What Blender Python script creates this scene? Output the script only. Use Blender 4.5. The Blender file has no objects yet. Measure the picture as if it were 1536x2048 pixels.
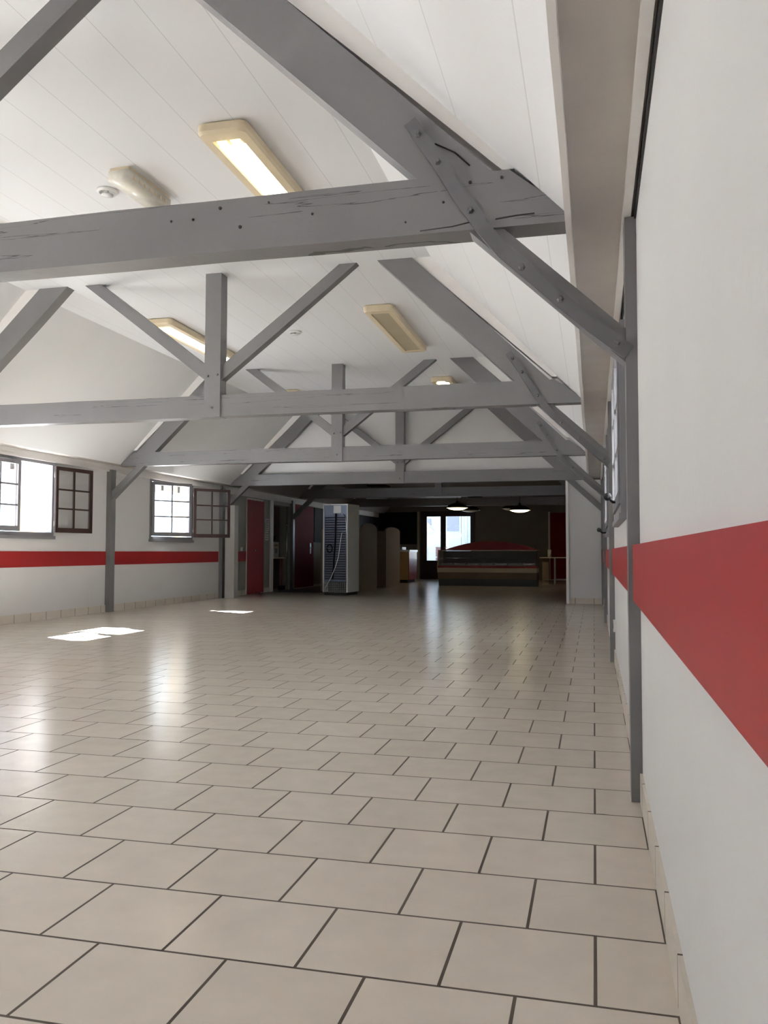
import bpy, bmesh, math, random
from mathutils import Vector, Matrix
random.seed(7)
S = bpy.context.scene
COL = S.collection
R = math.radians

# ------------------------------------------------------------------ camera
HC = 0.911                      # lens height (m)
YAW, PITCH, ROLL, FPX = 0.24414, 0.04685, 0.00194, 1684.0
cam_d = bpy.data.cameras.new('camera')
cam = bpy.data.objects.new('camera', cam_d)
COL.objects.link(cam)
cam_d.sensor_fit = 'VERTICAL'
cam_d.sensor_height = 36.0
cam_d.lens = FPX / 2048 * 36.0
cam_d.clip_start = 0.02
cam_d.clip_end = 300
_f = Vector((-math.sin(YAW) * math.cos(PITCH), math.cos(YAW) * math.cos(PITCH), math.sin(PITCH)))
_r = Vector((math.cos(YAW), math.sin(YAW), 0))
_u = _r.cross(_f)
_r2 = _r * math.cos(ROLL) + _u * math.sin(ROLL)
_u2 = -_r * math.sin(ROLL) + _u * math.cos(ROLL)
cam.matrix_world = Matrix(((_r2.x, _u2.x, -_f.x, 0), (_r2.y, _u2.y, -_f.y, 0), (_r2.z, _u2.z, -_f.z, HC), (0, 0, 0, 1)))
S.camera = cam

# ------------------------------------------------------------------ world, sun, exposure
S.view_settings.view_transform = 'Standard'
S.view_settings.look = 'None'
S.view_settings.gamma = 1.0
S.view_settings.use_curve_mapping = False
S.view_settings.exposure = 0.38
S.cycles.max_bounces = 14
S.cycles.diffuse_bounces = 8
S.cycles.glossy_bounces = 6
S.cycles.transparent_max_bounces = 16
S.cycles.use_denoising = True

W = bpy.data.worlds.new('sky')
S.world = W
W.use_nodes = True
bg = W.node_tree.nodes['Background']
bg.inputs[0].default_value = (0.68, 0.84, 1.0, 1)
bg.inputs[1].default_value = 5.0

sun_d = bpy.data.lights.new('sun', 'SUN')
sun_d.energy = 180.0
sun_d.angle = R(0.6)
sun_d.color = (0.95, 0.97, 1.0)
sun = bpy.data.objects.new('sun', sun_d)
COL.objects.link(sun)
SUN_DIR = Vector((1.0, -0.5, -0.84)).normalized()     # direction the light travels
sun.rotation_euler = SUN_DIR.to_track_quat('-Z', 'Y').to_euler()
sun.location = (-20, 20, 20)

# ------------------------------------------------------------------ materials
def mat(name, rgb, rough=0.6, metal=0.0, noise=0.0, nscale=6.0, bump=0.0, bscale=60.0, spec=0.5, coat=0.0):
    m = bpy.data.materials.new(name)
    m.use_nodes = True
    nt = m.node_tree
    b = nt.nodes['Principled BSDF']
    b.inputs['Base Color'].default_value = (*rgb, 1)
    b.inputs['Roughness'].default_value = rough
    b.inputs['Metallic'].default_value = metal
    b.inputs['Specular IOR Level'].default_value = spec
    b.inputs['Coat Weight'].default_value = coat
    tc = nt.nodes.new('ShaderNodeTexCoord')
    n = nt.nodes.new('ShaderNodeTexNoise')
    n.inputs['Scale'].default_value = nscale
    n.inputs['Detail'].default_value = 5
    nt.links.new(tc.outputs['Object'], n.inputs['Vector'])
    mr = nt.nodes.new('ShaderNodeMapRange')
    mr.inputs[1].default_value = 0.3
    mr.inputs[2].default_value = 0.7
    mr.inputs[3].default_value = 1 - noise
    mr.inputs[4].default_value = 1 + noise * 0.5
    nt.links.new(n.outputs['Fac'], mr.inputs[0])
    hs = nt.nodes.new('ShaderNodeHueSaturation')
    hs.inputs['Color'].default_value = (*rgb, 1)
    nt.links.new(mr.outputs[0], hs.inputs['Value'])
    nt.links.new(hs.outputs['Color'], b.inputs['Base Color'])
    if bump:
        n2 = nt.nodes.new('ShaderNodeTexNoise')
        n2.inputs['Scale'].default_value = bscale
        n2.inputs['Detail'].default_value = 4
        nt.links.new(tc.outputs['Object'], n2.inputs['Vector'])
        bp = nt.nodes.new('ShaderNodeBump')
        bp.inputs['Strength'].default_value = bump
        bp.inputs['Distance'].default_value = 0.01
        nt.links.new(n2.outputs['Fac'], bp.inputs['Height'])
        nt.links.new(bp.outputs['Normal'], b.inputs['Normal'])
    return m

def emis(name, rgb, strength):
    m = bpy.data.materials.new(name)
    m.use_nodes = True
    b = m.node_tree.nodes['Principled BSDF']
    b.inputs['Base Color'].default_value = (*rgb, 1)
    b.inputs['Emission Color'].default_value = (*rgb, 1)
    b.inputs['Emission Strength'].default_value = strength
    return m

def glass_mat(name, tint=(1, 1, 1), refl=1.0):
    m = bpy.data.materials.new(name)
    m.use_nodes = True
    nt = m.node_tree
    for n in list(nt.nodes):
        if n.type != 'OUTPUT_MATERIAL':
            nt.nodes.remove(n)
    out = nt.nodes['Material Output']
    tr = nt.nodes.new('ShaderNodeBsdfTransparent')
    tr.inputs[0].default_value = (*tint, 1)
    gl = nt.nodes.new('ShaderNodeBsdfGlossy')
    gl.inputs['Roughness'].default_value = 0.02
    fr = nt.nodes.new('ShaderNodeLayerWeight')
    fr.inputs[0].default_value = 0.5
    pw = nt.nodes.new('ShaderNodeMath')
    pw.operation = 'POWER'
    pw.inputs[1].default_value = 5.0
    nt.links.new(fr.outputs['Facing'], pw.inputs[0])
    mu = nt.nodes.new('ShaderNodeMath')
    mu.operation = 'MULTIPLY_ADD'
    mu.inputs[1].default_value = 0.92 * refl
    mu.inputs[2].default_value = 0.05 * refl
    nt.links.new(pw.outputs[0], mu.inputs[0])
    mx = nt.nodes.new('ShaderNodeMixShader')
    nt.links.new(mu.outputs[0], mx.inputs[0])
    nt.links.new(tr.outputs[0], mx.inputs[1])
    nt.links.new(gl.outputs[0], mx.inputs[2])
    nt.links.new(mx.outputs[0], out.inputs[0])
    return m

def tile_mat(name, ox, oy, w=0.32, offset=0.5, axes='XY', mortar=0.0040, rough=0.2,
             c1=(0.575, 0.525, 0.455), c2=(0.615, 0.56, 0.49), cm=(0.07, 0.055, 0.04), hgt=None):
    m = bpy.data.materials.new(name)
    m.use_nodes = True
    nt = m.node_tree
    b = nt.nodes['Principled BSDF']
    g = nt.nodes.new('ShaderNodeNewGeometry')
    sp = nt.nodes.new('ShaderNodeSeparateXYZ')
    nt.links.new(g.outputs['Position'], sp.inputs[0])
    cb = nt.nodes.new('ShaderNodeCombineXYZ')
    for i, a in enumerate(axes):
        ad = nt.nodes.new('ShaderNodeMath')
        ad.operation = 'ADD'
        ad.inputs[1].default_value = (ox, oy)[i]
        nt.links.new(sp.outputs[a], ad.inputs[0])
        nt.links.new(ad.outputs[0], cb.inputs[i])
    br = nt.nodes.new('ShaderNodeTexBrick')
    br.offset = offset
    br.offset_frequency = 2
    br.squash = 1.0
    br.inputs['Scale'].default_value = 1.0
    br.inputs['Brick Width'].default_value = w
    br.inputs['Row Height'].default_value = hgt or w
    br.inputs['Mortar Size'].default_value = mortar
    br.inputs['Mortar Smooth'].default_value = 0.1
    br.inputs['Bias'].default_value = 0.0
    br.inputs['Color1'].default_value = (*c1, 1)
    br.inputs['Color2'].default_value = (*c2, 1)
    br.inputs['Mortar'].default_value = (*cm, 1)
    nt.links.new(cb.outputs[0], br.inputs['Vector'])
    n = nt.nodes.new('ShaderNodeTexNoise')
    n.inputs['Scale'].default_value = 9.0
    n.inputs['Detail'].default_value = 6
    nt.links.new(g.outputs['Position'], n.inputs['Vector'])
    mr = nt.nodes.new('ShaderNodeMapRange')
    mr.inputs[1].default_value = 0.3
    mr.inputs[2].default_value = 0.7
    mr.inputs[3].default_value = 0.955
    mr.inputs[4].default_value = 1.03
    nt.links.new(n.outputs['Fac'], mr.inputs[0])
    hs = nt.nodes.new('ShaderNodeHueSaturation')
    nt.links.new(br.outputs['Color'], hs.inputs['Color'])
    nt.links.new(mr.outputs[0], hs.inputs['Value'])
    nt.links.new(hs.outputs['Color'], b.inputs['Base Color'])
    rr = nt.nodes.new('ShaderNodeMapRange')
    rr.inputs[3].default_value = rough
    rr.inputs[4].default_value = 0.75
    nt.links.new(br.outputs['Fac'], rr.inputs[0])
    nt.links.new(rr.outputs[0], b.inputs['Roughness'])
    n3 = nt.nodes.new('ShaderNodeTexNoise')
    n3.inputs['Scale'].default_value = 3.5
    n3.inputs['Detail'].default_value = 2
    nt.links.new(g.outputs['Position'], n3.inputs['Vector'])
    hh = nt.nodes.new('ShaderNodeMath')
    hh.operation = 'MULTIPLY_ADD'
    hh.inputs[1].default_value = -1.0
    nt.links.new(br.outputs['Fac'], hh.inputs[0])
    nt.links.new(n3.outputs['Fac'], hh.inputs[2])
    bp = nt.nodes.new('ShaderNodeBump')
    bp.inputs['Strength'].default_value = 0.3
    bp.inputs['Distance'].default_value = 0.004
    nt.links.new(hh.outputs[0], bp.inputs['Height'])
    nt.links.new(bp.outputs['Normal'], b.inputs['Normal'])
    return m

def plank_mat(name, rgb, spacing, phase, width=0.004, dark=0.72, bump=0.0):
    """White boarding whose joints run along the hall."""
    m = bpy.data.materials.new(name)
    m.use_nodes = True
    nt = m.node_tree
    b = nt.nodes['Principled BSDF']
    b.inputs['Roughness'].default_value = 0.55
    g = nt.nodes.new('ShaderNodeNewGeometry')
    sp = nt.nodes.new('ShaderNodeSeparateXYZ')
    nt.links.new(g.outputs['Position'], sp.inputs[0])
    def M(op, a, bb):
        k = nt.nodes.new('ShaderNodeMath')
        k.operation = op
        for i, v in enumerate((a, bb)):
            if isinstance(v, (int, float)):
                k.inputs[i].default_value = v
            elif v is not None:
                nt.links.new(v, k.inputs[i])
        return k.outputs[0]
    fr = M('FRACT', M('DIVIDE', M('ADD', sp.outputs['X'], 50 + phase), spacing), None)
    seam = M('LESS_THAN', fr, width / spacing)
    mx = nt.nodes.new('ShaderNodeMixRGB')
    mx.inputs[1].default_value = (*rgb, 1)
    mx.inputs[2].default_value = (*[c * dark for c in rgb], 1)
    nt.links.new(seam, mx.inputs[0])
    nt.links.new(mx.outputs[0], b.inputs['Base Color'])
    n = nt.nodes.new('ShaderNodeTexNoise')
    n.inputs['Scale'].default_value = 45
    n.inputs['Detail'].default_value = 5
    nt.links.new(g.outputs['Position'], n.inputs['Vector'])
    bp = nt.nodes.new('ShaderNodeBump')
    bp.inputs['Strength'].default_value = bump
    bp.inputs['Distance'].default_value = 0.006
    nt.links.new(n.outputs['Fac'], bp.inputs['Height'])
    nt.links.new(bp.outputs['Normal'], b.inputs['Normal'])
    return m

def timber_mat(name, rgb, cracks):
    """Grey paint on old timber with drying cracks along X."""
    m = mat(name, rgb, 0.42, noise=0.06, nscale=3.0, bump=0.25, bscale=14)
    if cracks:
        nt = m.node_tree
        b = nt.nodes['Principled BSDF']
        g = nt.nodes.new('ShaderNodeNewGeometry')
        mp = nt.nodes.new('ShaderNodeMapping')
        mp.inputs['Scale'].default_value = (0.22, 0.6, 9.0)
        nt.links.new(g.outputs['Position'], mp.inputs[0])
        n = nt.nodes.new('ShaderNodeTexNoise')
        n.inputs['Scale'].default_value = 1.6
        n.inputs['Detail'].default_value = 6
        nt.links.new(mp.outputs[0], n.inputs['Vector'])
        # thin band where the noise crosses a level, broken up by a second noise
        s = nt.nodes.new('ShaderNodeMath'); s.operation = 'SUBTRACT'; s.inputs[1].default_value = 0.56
        a = nt.nodes.new('ShaderNodeMath'); a.operation = 'ABSOLUTE'
        l = nt.nodes.new('ShaderNodeMath'); l.operation = 'LESS_THAN'; l.inputs[1].default_value = 0.0035
        n2 = nt.nodes.new('ShaderNodeTexNoise'); n2.inputs['Scale'].default_value = 1.9
        nt.links.new(g.outputs['Position'], n2.inputs['Vector'])
        l2 = nt.nodes.new('ShaderNodeMath'); l2.operation = 'GREATER_THAN'; l2.inputs[1].default_value = 0.5
        nt.links.new(n2.outputs['Fac'], l2.inputs[0])
        nt.links.new(n.outputs['Fac'], s.inputs[0]); nt.links.new(s.outputs[0], a.inputs[0]); nt.links.new(a.outputs[0], l.inputs[0])
        ml = nt.nodes.new('ShaderNodeMath'); ml.operation = 'MULTIPLY'
        nt.links.new(l.outputs[0], ml.inputs[0]); nt.links.new(l2.outputs[0], ml.inputs[1])
        mx = nt.nodes.new('ShaderNodeMixRGB')
        old = b.inputs['Base Color'].links[0].from_socket
        nt.links.new(ml.outputs[0], mx.inputs[0])
        nt.links.new(old, mx.inputs[1])
        mx.inputs[2].default_value = (0.05, 0.05, 0.05, 1)
        nt.links.new(mx.outputs[0], b.inputs['Base Color'])
    return m

M_WALL = mat('white_wall_paint', (0.63, 0.627, 0.622), 0.65, noise=0.03, nscale=1.5, bump=0.12, bscale=25)
M_CEIL = plank_mat('white_ceiling_boards', (0.78, 0.795, 0.815), 0.30, 0.11, bump=0.03)
M_SLOPE = plank_mat('white_sloped_boards', (0.80, 0.81, 0.825), 0.33, 0.02, bump=0.15, dark=0.8)
M_SLOPE_L = mat('white_sloped_plaster', (0.76, 0.77, 0.78), 0.6, noise=0.03, nscale=1.2, bump=0.1, bscale=8)
M_SOFFIT = mat('shaded_soffit', (0.47, 0.44, 0.41), 0.6, noise=0.08, nscale=4)  # tone lowered to carry the shade under the eaves
M_TRIM = mat('white_trim', (0.78, 0.77, 0.75), 0.5, noise=0.03, bump=0.2, bscale=12)
M_GREY = timber_mat('grey_timber_paint', (0.175, 0.173, 0.177), False)
M_TIE = timber_mat('grey_timber_cracked', (0.175, 0.173, 0.177), True)
M_IRON = mat('grey_painted_iron', (0.125, 0.125, 0.132), 0.35, noise=0.05)
M_RED = mat('red_gloss_paint', (0.32, 0.020, 0.020), 0.45, noise=0.04, spec=0.35)
M_REDF = mat('red_folding_plastic', (0.20, 0.009, 0.014), 0.18, noise=0.04, spec=0.5)
M_REDD = mat('red_door_paint', (0.26, 0.009, 0.016), 0.7, noise=0.04, spec=0.12)
M_FLOOR = tile_mat('beige_floor_tiles', 0.0054, -1.7855 + 0.32 * 101, rough=0.2)
M_BASE_Y = tile_mat('beige_skirting_tiles', 0.1, 0.02, w=0.32, offset=0.0, axes='YZ', hgt=3.0, rough=0.3)
M_BASE_X = tile_mat('beige_skirting_tiles_cross', 0.0054, 0.02, w=0.32, offset=0.0, axes='XZ', hgt=3.0, rough=0.3)
M_GLASS = glass_mat('window_glass')
M_BROWN = mat('brown_stained_wood', (0.035, 0.016, 0.013), 0.4, noise=0.2, nscale=20)
M_WFRAME = mat('grey_window_paint', (0.20, 0.20, 0.215), 0.4, noise=0.05)
M_CREAM = mat('aged_cream_plastic', (0.66, 0.56, 0.39), 0.4, noise=0.05)
M_LAMP_OFF = mat('unlit_diffuser', (0.42, 0.36, 0.24), 0.35, noise=0.12, nscale=4)
M_LAMP_ON = emis('lit_diffuser', (1.0, 0.94, 0.78), 2.6)
M_TUBE = emis('lit_tube', (1.0, 0.86, 0.5), 1.4)
M_PLAST = mat('white_plastic', (0.75, 0.75, 0.74), 0.4)
M_CLEAR = mat('milky_cover', (0.72, 0.70, 0.62), 0.2, noise=0.08, nscale=25)
M_DARK = mat('dark_gap', (0.02, 0.02, 0.02), 0.7)
M_BLACK = mat('black_paint', (0.010, 0.011, 0.014), 0.7, spec=0.2)
M_BLACKG = mat('black_satin', (0.012, 0.012, 0.015), 0.5, spec=0.3)
M_CHROME = mat('chrome', (0.7, 0.7, 0.72), 0.2, metal=1.0)
M_STEEL = mat('brushed_steel', (0.4, 0.4, 0.4), 0.55, metal=1.0)
M_FRIDGE = mat('white_enamel', (0.70, 0.72, 0.71), 0.35, noise=0.02)
M_FOIL = mat('dark_back_sheet', (0.13, 0.155, 0.22), 0.4, metal=0.3, noise=0.1)
M_COIL = mat('black_condenser_wire', (0.03, 0.032, 0.04), 0.45)
M_BEIGE = mat('beige_laminate', (0.25, 0.19, 0.145), 0.8, spec=0.2, noise=0.03)
M_BEIGE2 = mat('pale_laminate', (0.66, 0.57, 0.45), 0.35, noise=0.03)
M_WOOD = mat('ochre_laminate', (0.45, 0.30, 0.14), 0.4, noise=0.05)
M_PLINTH = mat('dark_grey_plinth', (0.10, 0.10, 0.115), 0.5, noise=0.05)
M_PAPER = mat('white_paper', (0.72, 0.71, 0.68), 0.8)
M_INK = mat('printed_ink', (0.08, 0.08, 0.09), 0.8)
M_MAT = mat('dark_rubber', (0.025, 0.022, 0.022), 0.5, bump=0.3, bscale=120)
M_MAROON = mat('maroon_door_frame', (0.035, 0.008, 0.014), 0.4)
M_PENDIN = mat('pendant_inside', (0.8, 0.75, 0.6), 0.5)
M_BULB = emis('warm_bulb', (1.0, 0.84, 0.52), 6.0)
M_FARWALL = mat('dimmed_taupe_wall', (0.235, 0.205, 0.18), 0.6, noise=0.03)  # far-room surfaces darkened in colour so the room reads dim
M_FARCEIL = mat('dimmed_taupe_ceiling', (0.14, 0.125, 0.115), 0.7, noise=0.05)
M_FARSLOPE = mat('dimmed_slope', (0.28, 0.255, 0.245), 0.6)
M_GROUND = mat('pale_gravel', (0.46, 0.46, 0.46), 0.9, noise=0.15, nscale=30)
M_FACADE = mat('pale_render', (0.21, 0.255, 0.28), 0.8, noise=0.03)
M_YELLOW = mat('cream_render', (0.42, 0.30, 0.15), 0.8, noise=0.03)
M_ROOFT = mat('slate_tiles', (0.11, 0.12, 0.15), 0.7, noise=0.2, nscale=25)
M_REDTILE = mat('pink_roof_tiles', (0.55, 0.25, 0.25), 0.8, noise=0.2, nscale=20)
M_BLUEW = mat('blue_grey_shutter', (0.10, 0.115, 0.19), 0.6)
M_GALV = mat('galvanised_frame', (0.4, 0.4, 0.4), 0.4, metal=0.6)

# ------------------------------------------------------------------ mesh helpers
def box(bm, x0, x1, y0, y1, z0, z1, mi=0):
    v = [bm.verts.new(p) for p in ((x0, y0, z0), (x1, y0, z0), (x1, y1, z0), (x0, y1, z0),
                                   (x0, y0, z1), (x1, y0, z1), (x1, y1, z1), (x0, y1, z1))]
    for q in ((3, 2, 1, 0), (4, 5, 6, 7), (0, 1, 5, 4), (1, 2, 6, 5), (2, 3, 7, 6), (3, 0, 4, 7)):
        f = bm.faces.new([v[i] for i in q])
        f.material_index = mi

def prism(bm, pts, y0, y1, axis='Y', mi=0):
    """Extrude a polygon. pts are (x,z) for axis Y, (y,z) for axis X, (x,y) for axis Z."""
    def P(a, b, t):
        return (a, t, b) if axis == 'Y' else ((t, a, b) if axis == 'X' else (a, b, t))
    A = [bm.verts.new(P(a, b, y0)) for a, b in pts]
    B = [bm.verts.new(P(a, b, y1)) for a, b in pts]
    n = len(pts)
    fs = [bm.faces.new(A), bm.faces.new(B[::-1])]
    for i in range(n):
        fs.append(bm.faces.new((A[i], B[i], B[(i + 1) % n], A[(i + 1) % n])))
    for f in fs:
        f.material_index = mi

def tube(bm, pts, r, seg=8, mi=0, closed=False):
    rings = []
    pts = [Vector(p) for p in pts]
    n = len(pts)
    for i, p in enumerate(pts):
        a = pts[(i - 1) % n] if (closed or i > 0) else p
        b = pts[(i + 1) % n] if (closed or i < n - 1) else p
        t = (b - a).normalized()
        s = t.cross(Vector((0, 0, 1)))
        if s.length < 1e-3:
            s = t.cross(Vector((1, 0, 0)))
        s.normalize()
        u = t.cross(s)
        rings.append([bm.verts.new(p + (s * math.cos(k * 2 * math.pi / seg) + u * math.sin(k * 2 * math.pi / seg)) * r) for k in range(seg)])
    m = n if closed else n - 1
    for i in range(m):
        A, B = rings[i], rings[(i + 1) % n]
        for k in range(seg):
            f = bm.faces.new((A[k], A[(k + 1) % seg], B[(k + 1) % seg], B[k]))
            f.material_index = mi
            f.smooth = True
    if not closed:
        for rr in (rings[0], rings[-1][::-1]):
            f = bm.faces.new(rr)
            f.material_index = mi

def lathe(bm, prof, c=(0, 0, 0), seg=32, mi=0, axis='Z', smooth=True):
    """prof: (radius, height) list revolved about an axis through c."""
    def P(r, h, a):
        x, y = r * math.cos(a), r * math.sin(a)
        q = (x, y, h) if axis == 'Z' else ((h, x, y) if axis == 'X' else (x, h, y))
        return (c[0] + q[0], c[1] + q[1], c[2] + q[2])
    rings = []
    for r, h in prof:
        if r < 1e-5:
            rings.append([bm.verts.new(P(0, h, 0))])
        else:
            rings.append([bm.verts.new(P(r, h, k * 2 * math.pi / seg)) for k in range(seg)])
    for A, B in zip(rings, rings[1:]):
        for k in range(seg):
            k2 = (k + 1) % seg
            if len(A) == 1 and len(B) == 1:
                continue
            if len(A) == 1:
                f = bm.faces.new((A[0], B[k], B[k2]))
            elif len(B) == 1:
                f = bm.faces.new((A[k], A[k2], B[0]))
            else:
                f = bm.faces.new((A[k], A[k2], B[k2], B[k]))
            f.material_index = mi
            f.smooth = smooth

def bev(bm, w=0.006, seg=2, ang=40):
    es = [e for e in bm.edges if len(e.link_faces) == 2 and e.calc_face_angle(0) > R(ang)]
    if es:
        bmesh.ops.bevel(bm, geom=es, offset=w, segments=seg, profile=0.5, affect='EDGES')

def wobble(bm, cell=0.45, amp=0.006):
    """Old hand-cut timber: slice long faces and nudge the vertices."""
    from mathutils import noise as N
    for ax in range(3):
        lo = min(v.co[ax] for v in bm.verts)
        hi = max(v.co[ax] for v in bm.verts)
        k = int((hi - lo) / cell)
        for i in range(1, k + 1):
            c = Vector((0, 0, 0)); c[ax] = lo + (hi - lo) * i / (k + 1)
            nn = Vector((0, 0, 0)); nn[ax] = 1
            bmesh.ops.bisect_plane(bm, geom=bm.verts[:] + bm.edges[:] + bm.faces[:], plane_co=c, plane_no=nn)
    for v in bm.verts:
        d = N.noise_vector(v.co * 1.7 + Vector((3.1, 0, 0)))
        v.co += Vector((d.x, d.y, d.z)) * amp

def mk(name, bm, mats, parent=None, smooth=False):
    bmesh.ops.recalc_face_normals(bm, faces=bm.faces[:])
    me = bpy.data.meshes.new(name)
    bm.to_mesh(me)
    bm.free()
    for m in (mats if isinstance(mats, (list, tuple)) else [mats]):
        me.materials.append(m)
    if smooth:
        for p in me.polygons:
            p.use_smooth = True
    o = bpy.data.objects.new(name, me)
    COL.objects.link(o)
    if parent is not None:
        o.parent = parent
    return o

def NB():
    return bmesh.new()

def tag(o, label, cat, group=None):
    o['label'] = label
    o['category'] = cat
    if group:
        o['group'] = group
    return o

def thing(name, label, cat, loc=(0, 0, 0), rz=0.0, group=None):
    o = bpy.data.objects.new(name, None)
    o.empty_display_size = 0.1
    COL.objects.link(o)
    o.location = loc
    o.rotation_euler = (0, 0, rz)
    return tag(o, label, cat, group)

def struct(name, bm=None, mats=None, label=None, loc=None):
    if bm is not None:
        o = mk(name, bm, mats)
    else:
        o = bpy.data.objects.new(name, None)
        o.empty_display_size = 0.1
        COL.objects.link(o)
        if loc:
            o.location = loc
    o['kind'] = 'structure'
    if label:
        o['label'] = label
    return o

def sub(name, parent, mats, bm):
    """Part whose mesh is written in world coordinates, under a parent placed at parent.location."""
    o = mk(name, bm, mats, parent)
    return o

# ------------------------------------------------------------------ dimensions
XR, XL = 0.165, -7.08            # inner wall faces
XC = (-7.105 + 0.165) / 2        # ridge line of the trusses (-3.47)
YB, YF = -4.5, 27.6              # back and far wall
ZC = 3.54                        # flat ceiling
ZE = 2.20                        # eaves soffit
YT = [3.30, 7.32, 11.28, 15.2, 19.15, 23.1]
TH = 0.25

def wall_along_y(bm, x0, x1, ya, yb, z0, z1, holes):
    y = ya
    for (h0, h1, s0, s1) in sorted(holes):
        if h0 > y:
            box(bm, x0, x1, y, h0, z0, z1)
        if s0 > z0:
            box(bm, x0, x1, h0, h1, z0, s0)
        if s1 < z1:
            box(bm, x0, x1, h0, h1, s1, z1)
        y = h1
    box(bm, x0, x1, y, yb, z0, z1)

# ------------------------------------------------------------------ floor and walls
bm = NB(); box(bm, XL - 1.3, XR + TH, YB - TH, YF + TH, -0.12, 0.0)
struct('floor', bm, M_FLOOR, 'beige square floor tiles laid in running bond with dark grout')

WZ0, WZ1 = 1.11, 2.12
LEFT_WIN = [(0.4, 2.1), (4.45, 5.95), (8.44, 9.94), (12.48, 14.0)]  # first opening belongs to the added glazed door, out of view
RIGHT_WIN = [(4.5, 6.0), (8.5, 10.0)]
YD0, YD1 = 15.3, YF              # far room starts behind the cross partition
bm = NB()
wall_along_y(bm, XL - TH, XL, YB - TH, 15.25, 0, ZE, [(a, b, WZ0 if a > 1 else 0.03, WZ1) for a, b in LEFT_WIN])
struct('wall_left', bm, M_WALL, 'white left wall with casement windows')
bm = NB()
wall_along_y(bm, XR, XR + TH, YB - TH, 15.25, 0, 2.160, [(a, b, WZ0, WZ1) for a, b in RIGHT_WIN])
struct('wall_right', bm, M_WALL, 'white right wall close beside the camera')
bm = NB()
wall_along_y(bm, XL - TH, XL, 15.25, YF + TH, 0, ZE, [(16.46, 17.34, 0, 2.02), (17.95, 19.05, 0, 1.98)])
struct('wall_left_far', bm, mat('dimmed_greige_wall', (0.34, 0.325, 0.295), 0.65, noise=0.03), 'left wall of the dim far room')  # wall colour lowered to put in the far room's dimness
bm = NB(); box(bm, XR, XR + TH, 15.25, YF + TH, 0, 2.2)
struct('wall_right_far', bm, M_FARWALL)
# recess behind the far left wall
bm = NB()
box(bm, XL - 0.95, XL - 0.85, 17.6, 19.4, 0, 2.2)
box(bm, XL - 0.9, XL - TH, 17.55, 17.65, 0, 2.2)
box(bm, XL - 0.9, XL - TH, 19.35, 19.45, 0, 2.2)
box(bm, XL - 0.9, XL - TH, 17.6, 19.4, 2.1, 2.2)
struct('wall_recess', bm, M_FARWALL, 'dim recess in the far left wall')
# closet behind the folding door
bm = NB()
box(bm, XL - 0.75, XL - 0.65, 16.2, 17.6, 0, 2.2)
box(bm, XL - 0.7, XL - TH, 16.2, 16.3, 0, 2.2)
box(bm, XL - 0.7, XL - TH, 16.2, 17.6, 2.1, 2.2)
struct('wall_closet', bm, M_FARWALL)
# back wall (behind the camera)
bm = NB()
box(bm, XL - TH, XR + TH, YB - TH, YB, 0, 3.7)
struct('wall_back', bm, M_WALL)
# far wall with glazed door
GD0, GD1, GDZ = -5.62, -3.78, 2.25
bm = NB()
box(bm, XL - TH, GD0, YF, YF + TH, 0, 2.75)
box(bm, GD1, XR + TH, YF, YF + TH, 0, 2.75)
box(bm, GD0, GD1, YF, YF + TH, GDZ, 2.75)
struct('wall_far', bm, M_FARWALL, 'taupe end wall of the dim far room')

# ceilings
SX0, SX1 = -0.085, -1.39
def mirror(x):
    return 2 * XC - x
bm = NB(); box(bm, mirror(SX1) - 0.05, SX1 + 0.05, YB - TH, 15.3, ZC, ZC + 0.12)
struct('ceiling', bm, M_CEIL, 'flat white boarded ceiling')
bm = NB(); prism(bm, [(SX0, ZE), (SX1, ZC), (SX1 + 0.10, ZC + 0.12), (SX0 + 0.16, ZE + 0.06)], YB - TH, 15.3)
struct('ceiling_slope_right', bm, M_SLOPE, 'sloping white boards on the right')
bm = NB(); prism(bm, [(mirror(SX0), ZE), (mirror(SX1), ZC), (mirror(SX1) - 0.10, ZC + 0.12), (mirror(SX0) - 0.16, ZE + 0.06)], YB - TH, 15.3)
struct('ceiling_slope_left', bm, M_SLOPE_L, 'sloping white ceiling on the left')
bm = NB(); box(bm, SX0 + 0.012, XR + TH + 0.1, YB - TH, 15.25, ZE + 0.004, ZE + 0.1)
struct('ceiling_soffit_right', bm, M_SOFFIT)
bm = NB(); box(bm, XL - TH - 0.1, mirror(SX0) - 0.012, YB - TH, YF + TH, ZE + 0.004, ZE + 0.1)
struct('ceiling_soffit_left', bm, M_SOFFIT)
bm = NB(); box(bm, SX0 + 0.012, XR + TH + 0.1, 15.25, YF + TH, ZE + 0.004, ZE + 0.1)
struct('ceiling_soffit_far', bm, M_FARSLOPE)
# far room: low dark ceiling with sloping sides
ZF = 2.62
xs = SX0 - (ZF - ZE) * (SX0 - SX1) / (ZC - ZE)
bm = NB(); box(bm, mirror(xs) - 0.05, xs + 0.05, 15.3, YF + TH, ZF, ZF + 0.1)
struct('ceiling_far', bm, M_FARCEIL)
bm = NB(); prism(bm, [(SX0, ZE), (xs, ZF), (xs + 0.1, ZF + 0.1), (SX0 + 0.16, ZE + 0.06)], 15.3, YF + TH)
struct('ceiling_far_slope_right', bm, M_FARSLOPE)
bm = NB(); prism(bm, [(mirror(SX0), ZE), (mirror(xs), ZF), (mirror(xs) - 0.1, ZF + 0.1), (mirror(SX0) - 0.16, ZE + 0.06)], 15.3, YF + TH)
struct('ceiling_far_slope_left', bm, M_FARSLOPE)

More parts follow.
